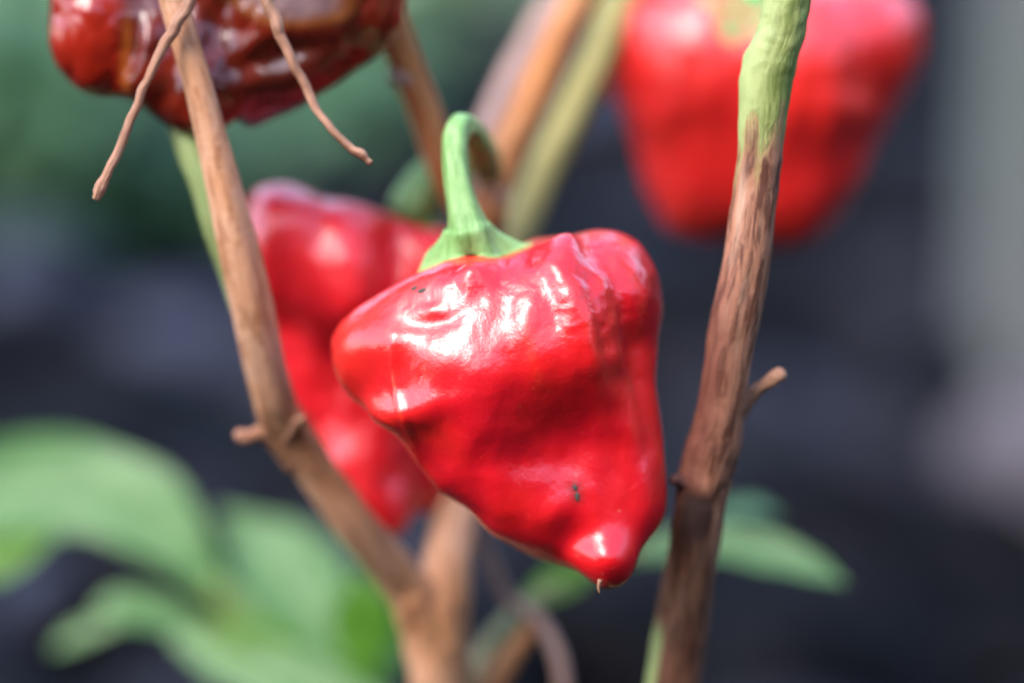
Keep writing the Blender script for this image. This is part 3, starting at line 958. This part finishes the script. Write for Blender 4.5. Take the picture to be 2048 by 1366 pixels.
tube('branch', [(970, 440, 5.0, 38), (1000, 340, 5.2, 38), (1050, 225, 5.4, 36), (1110, 100, 5.6, 34), (1168, -20, 5.8, 34), (1230, -160, 6.0, 34)], ORANGE_BARK, plant, 28)
tube('branch', [(945, 390, 6.2, 24), (965, 290, 6.8, 28), (1010, 190, 7.4, 30), (1070, 80, 7.9, 31), (1125, -20, 8.3, 31), (1190, -150, 8.6, 31)], PINK_BARK, plant, 24)
tube('branch', [(960, 620, 6.8, 30), (1030, 470, 7.2, 34), (1095, 330, 7.6, 34), (1165, 180, 8.0, 34), (1235, 20, 8.4, 34), (1300, -140, 8.8, 34)], OLIVE, plant, 24)
tube('green_shoot', [(490, 620, 2.3, 28), (438, 430, 2.4, 36), (392, 300, 2.7, 36), (362, 210, 3.2, 32)], stem_mat('pale_green_stem', ((0.13, 0.18, 0.05), (0.17, 0.21, 0.07), (0.12, 0.14, 0.04))), plant, 24)
tube('twig_stub', [(600, 905, 3.2, 44), (572, 880, 3.0, 36), (540, 868, 2.9, 25), (515, 868, 2.8, 16), (495, 876, 2.7, 14), (482, 874, 2.7, 16), (474, 880, 2.7, 8)], TWIG, plant, 20)
tube('twig_stub', [(575, 868, 2.8, 28), (594, 848, 2.5, 13), (604, 838, 2.4, 9), (609, 833, 2.4, 5)], TWIG, plant, 16)
tube('twig_stub', [(815, 160, 4.1, 20), (795, 156, 4.0, 15), (782, 154, 3.9, 11)], PINK_BARK, plant, 16)
tube('dry_twig', [(400, -70, 0.9, 14), (372, 10, 0.7, 13), (340, 70, 0.7, 11), (300, 150, 0.6, 9), (268, 220, 0.6, 9), (238, 300, 0.6, 9), (212, 350, 0.5, 9), (200, 375, 0.5, 12), (190, 398, 0.5, 7)], TWIG, plant, 16, 12, 0.12, 0.05, 0.07, 0.0, 0.45)
tube('dry_twig', [(525, -60, 0.8, 14), (545, 30, 0.8, 13), (575, 105, 0.8, 10), (618, 190, 0.8, 9), (655, 250, 0.7, 8), (700, 295, 0.7, 8), (722, 309, 0.7, 9), (732, 318, 0.7, 6), (741, 324, 0.7, 6)], TWIG, plant, 16, 12, 0.12, 0.05, 0.07, 0.0, 0.45)
tube('thin_stem', [(930, 1480, 6.5, 34), (968, 1330, 6.8, 28), (1020, 1250, 7.2, 24), (1090, 1195, 7.6, 22), (1150, 1150, 8.0, 20)], stem_mat('pinkish_green_stem', ((0.17, 0.18, 0.075), (0.2, 0.15, 0.09), (0.15, 0.2, 0.06))), plant, 20)
tube('thin_stem', [(960, 1060, 6.0, 12), (985, 1130, 6.2, 13), (1020, 1200, 6.4, 13), (1075, 1240, 6.4, 14), (1112, 1300, 6.3, 15), (1130, 1390, 6.2, 16)], PINK_BARK, plant, 20)
tube('thin_stem', [(955, 1420, 6.0, 26), (1010, 1330, 6.2, 22), (1060, 1260, 6.5, 14)], ORANGE_BARK, plant, 20)
tube('petiole', [(1130, 1165, 7.9, 16), (1200, 1130, 8.3, 16), (1270, 1105, 8.6, 16)], OLIVE, plant, 16)
leaf('leaf', [(1040, 1215, 7.5, 10), (1090, 1180, 7.6, 34), (1140, 1155, 7.7, 36), (1200, 1120, 7.8, 6)], (0.4, 0.8, -0.4), (0.4, 0.8, -0.4), LEAF_BRIGHT, plant, seed=3.3)
leaf('leaf', [(1240, 1120, 8.6, 14), (1330, 1095, 8.6, 34), (1440, 1088, 8.4, 44), (1550, 1110, 8.2, 44), (1630, 1138, 8.0, 28), (1690, 1166, 7.9, 3)], (0.1, -0.8, 0.6), (0.25, -0.8, 0.55), LEAF_PALE, plant, seed=1.3)
leaf('leaf', [(1380, 1060, 9.0, 10), (1450, 1025, 9.4, 22), (1510, 1018, 9.6, 24), (1560, 1030, 9.8, 4)], (0.1, -0.6, 0.8), (0.1, -0.6, 0.8), LEAF_DARK, plant, seed=2.3)

# ------------------------------------------------------------------ mottled stem on the right
base = P(1290, 3700, 4.0)
base[2] = 0.0
ms = thing('mottled_stem', base, 'upright stem, green at the top and brown below, right of the main pepper', 'plant stem')
tube('stem', [(1180, 3900, 4.5, 62), (1250, 2600, 4.0, 60), (1318, 1700, 4.0, 58), (1345, 1366, 3.2, 55), (1368, 1230, 2.7, 54), (1388, 1090, 1.9, 50), (1405, 980, 1.6, 54), (1428, 890, 1.4, 53), (1455, 750, 1.1, 46), (1478, 600, 0.9, 50), (1507, 400, 0.7, 45), (1523, 285, 0.6, 46), (1537, 150, 0.6, 53), (1560, 70, 0.6, 48), (1574, -10, 0.6, 47), (1610, -170, 0.6, 46)][::1],
     MOTTLED, ms, 48, 16, 0.05, 0.02)
tube('side_twig', [(1445, 850, 1.55, 22), (1475, 818, 1.5, 24), (1500, 792, 1.4, 17), (1525, 772, 1.3, 13), (1548, 756, 1.2, 14), (1560, 749, 1.2, 15), (1568, 744, 1.2, 9)], TWIG, ms, 20, rough=0.14)
tube('side_twig', [(1395, 965, 1.4, 22), (1365, 962, 1.4, 15), (1345, 958, 1.3, 10)], stem_mat('dark_red_bark', ((0.07, 0.022, 0.016), (0.09, 0.03, 0.024), (0.04, 0.016, 0.01))), ms, 16)

# ------------------------------------------------------------------ leafy shoot at the lower left
base = P(760, 2600, 14)
base[2] = 0.0
sh = thing('leafy_shoot', base, 'pale green leafy shoot at the lower left, out of focus', 'plant')
GS = stem_mat('soft_green_stem', ((0.13, 0.21, 0.055), (0.16, 0.23, 0.07), (0.11, 0.17, 0.04)))
tube('shoot_stem', [(900, 2700, 14, 40), (830, 1900, 13, 36), (720, 1480, 12.5, 34), (600, 1340, 12.3, 32), (500, 1250, 12.1, 30), (425, 1165, 12, 24)], GS, sh, 20)
tube('petiole', [(560, 1310, 12.3, 24), (480, 1275, 12.2, 20), (400, 1255, 12.1, 14)], GS, sh, 16)
leaf('leaf', [(435, 1190, 12, 22), (385, 1120, 12, 50), (320, 1050, 12.2, 80), (235, 1000, 12.4, 98), (130, 975, 12.5, 100), (0, 980, 12.4, 100), (-120, 1000, 12.2, 70), (-220, 1050, 12, 4)], (0.75, -0.55, 0.2), (0.0, -0.9, 0.45), LEAF_PALE, sh, fold=0.38, wave=0.12, seed=0.7)
leaf('leaf', [(680, 1340, 12.4, 30), (640, 1255, 12.6, 90), (590, 1180, 12.9, 115), (545, 1120, 13.2, 100), (495, 1070, 13.5, 55), (440, 1020, 13.6, 5)], (0.8, -0.2, 0.3), (0.7, -0.5, 0.4), LEAF_PALE, sh, fold=0.2, seed=4.1)
leaf('leaf', [(722, 1370, 11.5, 20), (728, 1270, 11.5, 62), (728, 1210, 11.5, 60), (722, 1140, 11.6, 5)], (1, 0.1, 0.1), (1, 0, 0.1), LEAF_BRIGHT, sh, fold=0.2, seed=5.1)
leaf('leaf', [(440, 1275, 12.2, 8), (370, 1245, 12, 26), (295, 1222, 11.9, 40), (235, 1212, 11.8, 34), (190, 1215, 11.8, 4)], (0.1, -0.8, 0.5), (0.1, -0.8, 0.5), LEAF_PALE, sh, seed=6.2)
leaf('leaf', [(250, 1240, 12.3, 8), (190, 1255, 12.3, 18), (145, 1275, 12.3, 19), (105, 1300, 12.3, 4)], (0.4, -0.8, 0.3), (0.4, -0.8, 0.3), LEAF_PALE, sh, seed=7.2)
leaf('leaf', [(345, 1275, 11.8, 6), (420, 1300, 11.6, 46), (520, 1340, 11.4, 62), (640, 1390, 11.2, 62), (780, 1450, 11, 40), (900, 1500, 11, 5)], (0.3, -0.8, 0.4), (0.3, -0.8, 0.4), LEAF_PALE, sh, seed=8.4)
leaf('leaf', [(620, 1330, 11.6, 10), (560, 1290, 11.6, 34), (480, 1275, 11.6, 38), (400, 1270, 11.7, 6)], (0.1, 0.8, -0.3), (0.1, 0.8, -0.3), LEAF_BRIGHT, sh, seed=9.4)
leaf('leaf', [(-120, 1160, 11.6, 10), (-50, 1130, 11.6, 46), (20, 1105, 11.7, 48), (110, 1068, 11.9, 5)], (0.3, 0.8, -0.3), (0.3, 0.8, -0.3), LEAF_BRIGHT, sh, seed=2.9)
leaf('leaf', [(700, 1420, 12.0, 10), (745, 1350, 12.1, 40), (790, 1290, 12.3, 40), (830, 1240, 12.4, 4)], (0.8, 0.4, 0.2), (0.8, 0.4, 0.2), LEAF_PALE, sh, seed=3.9)
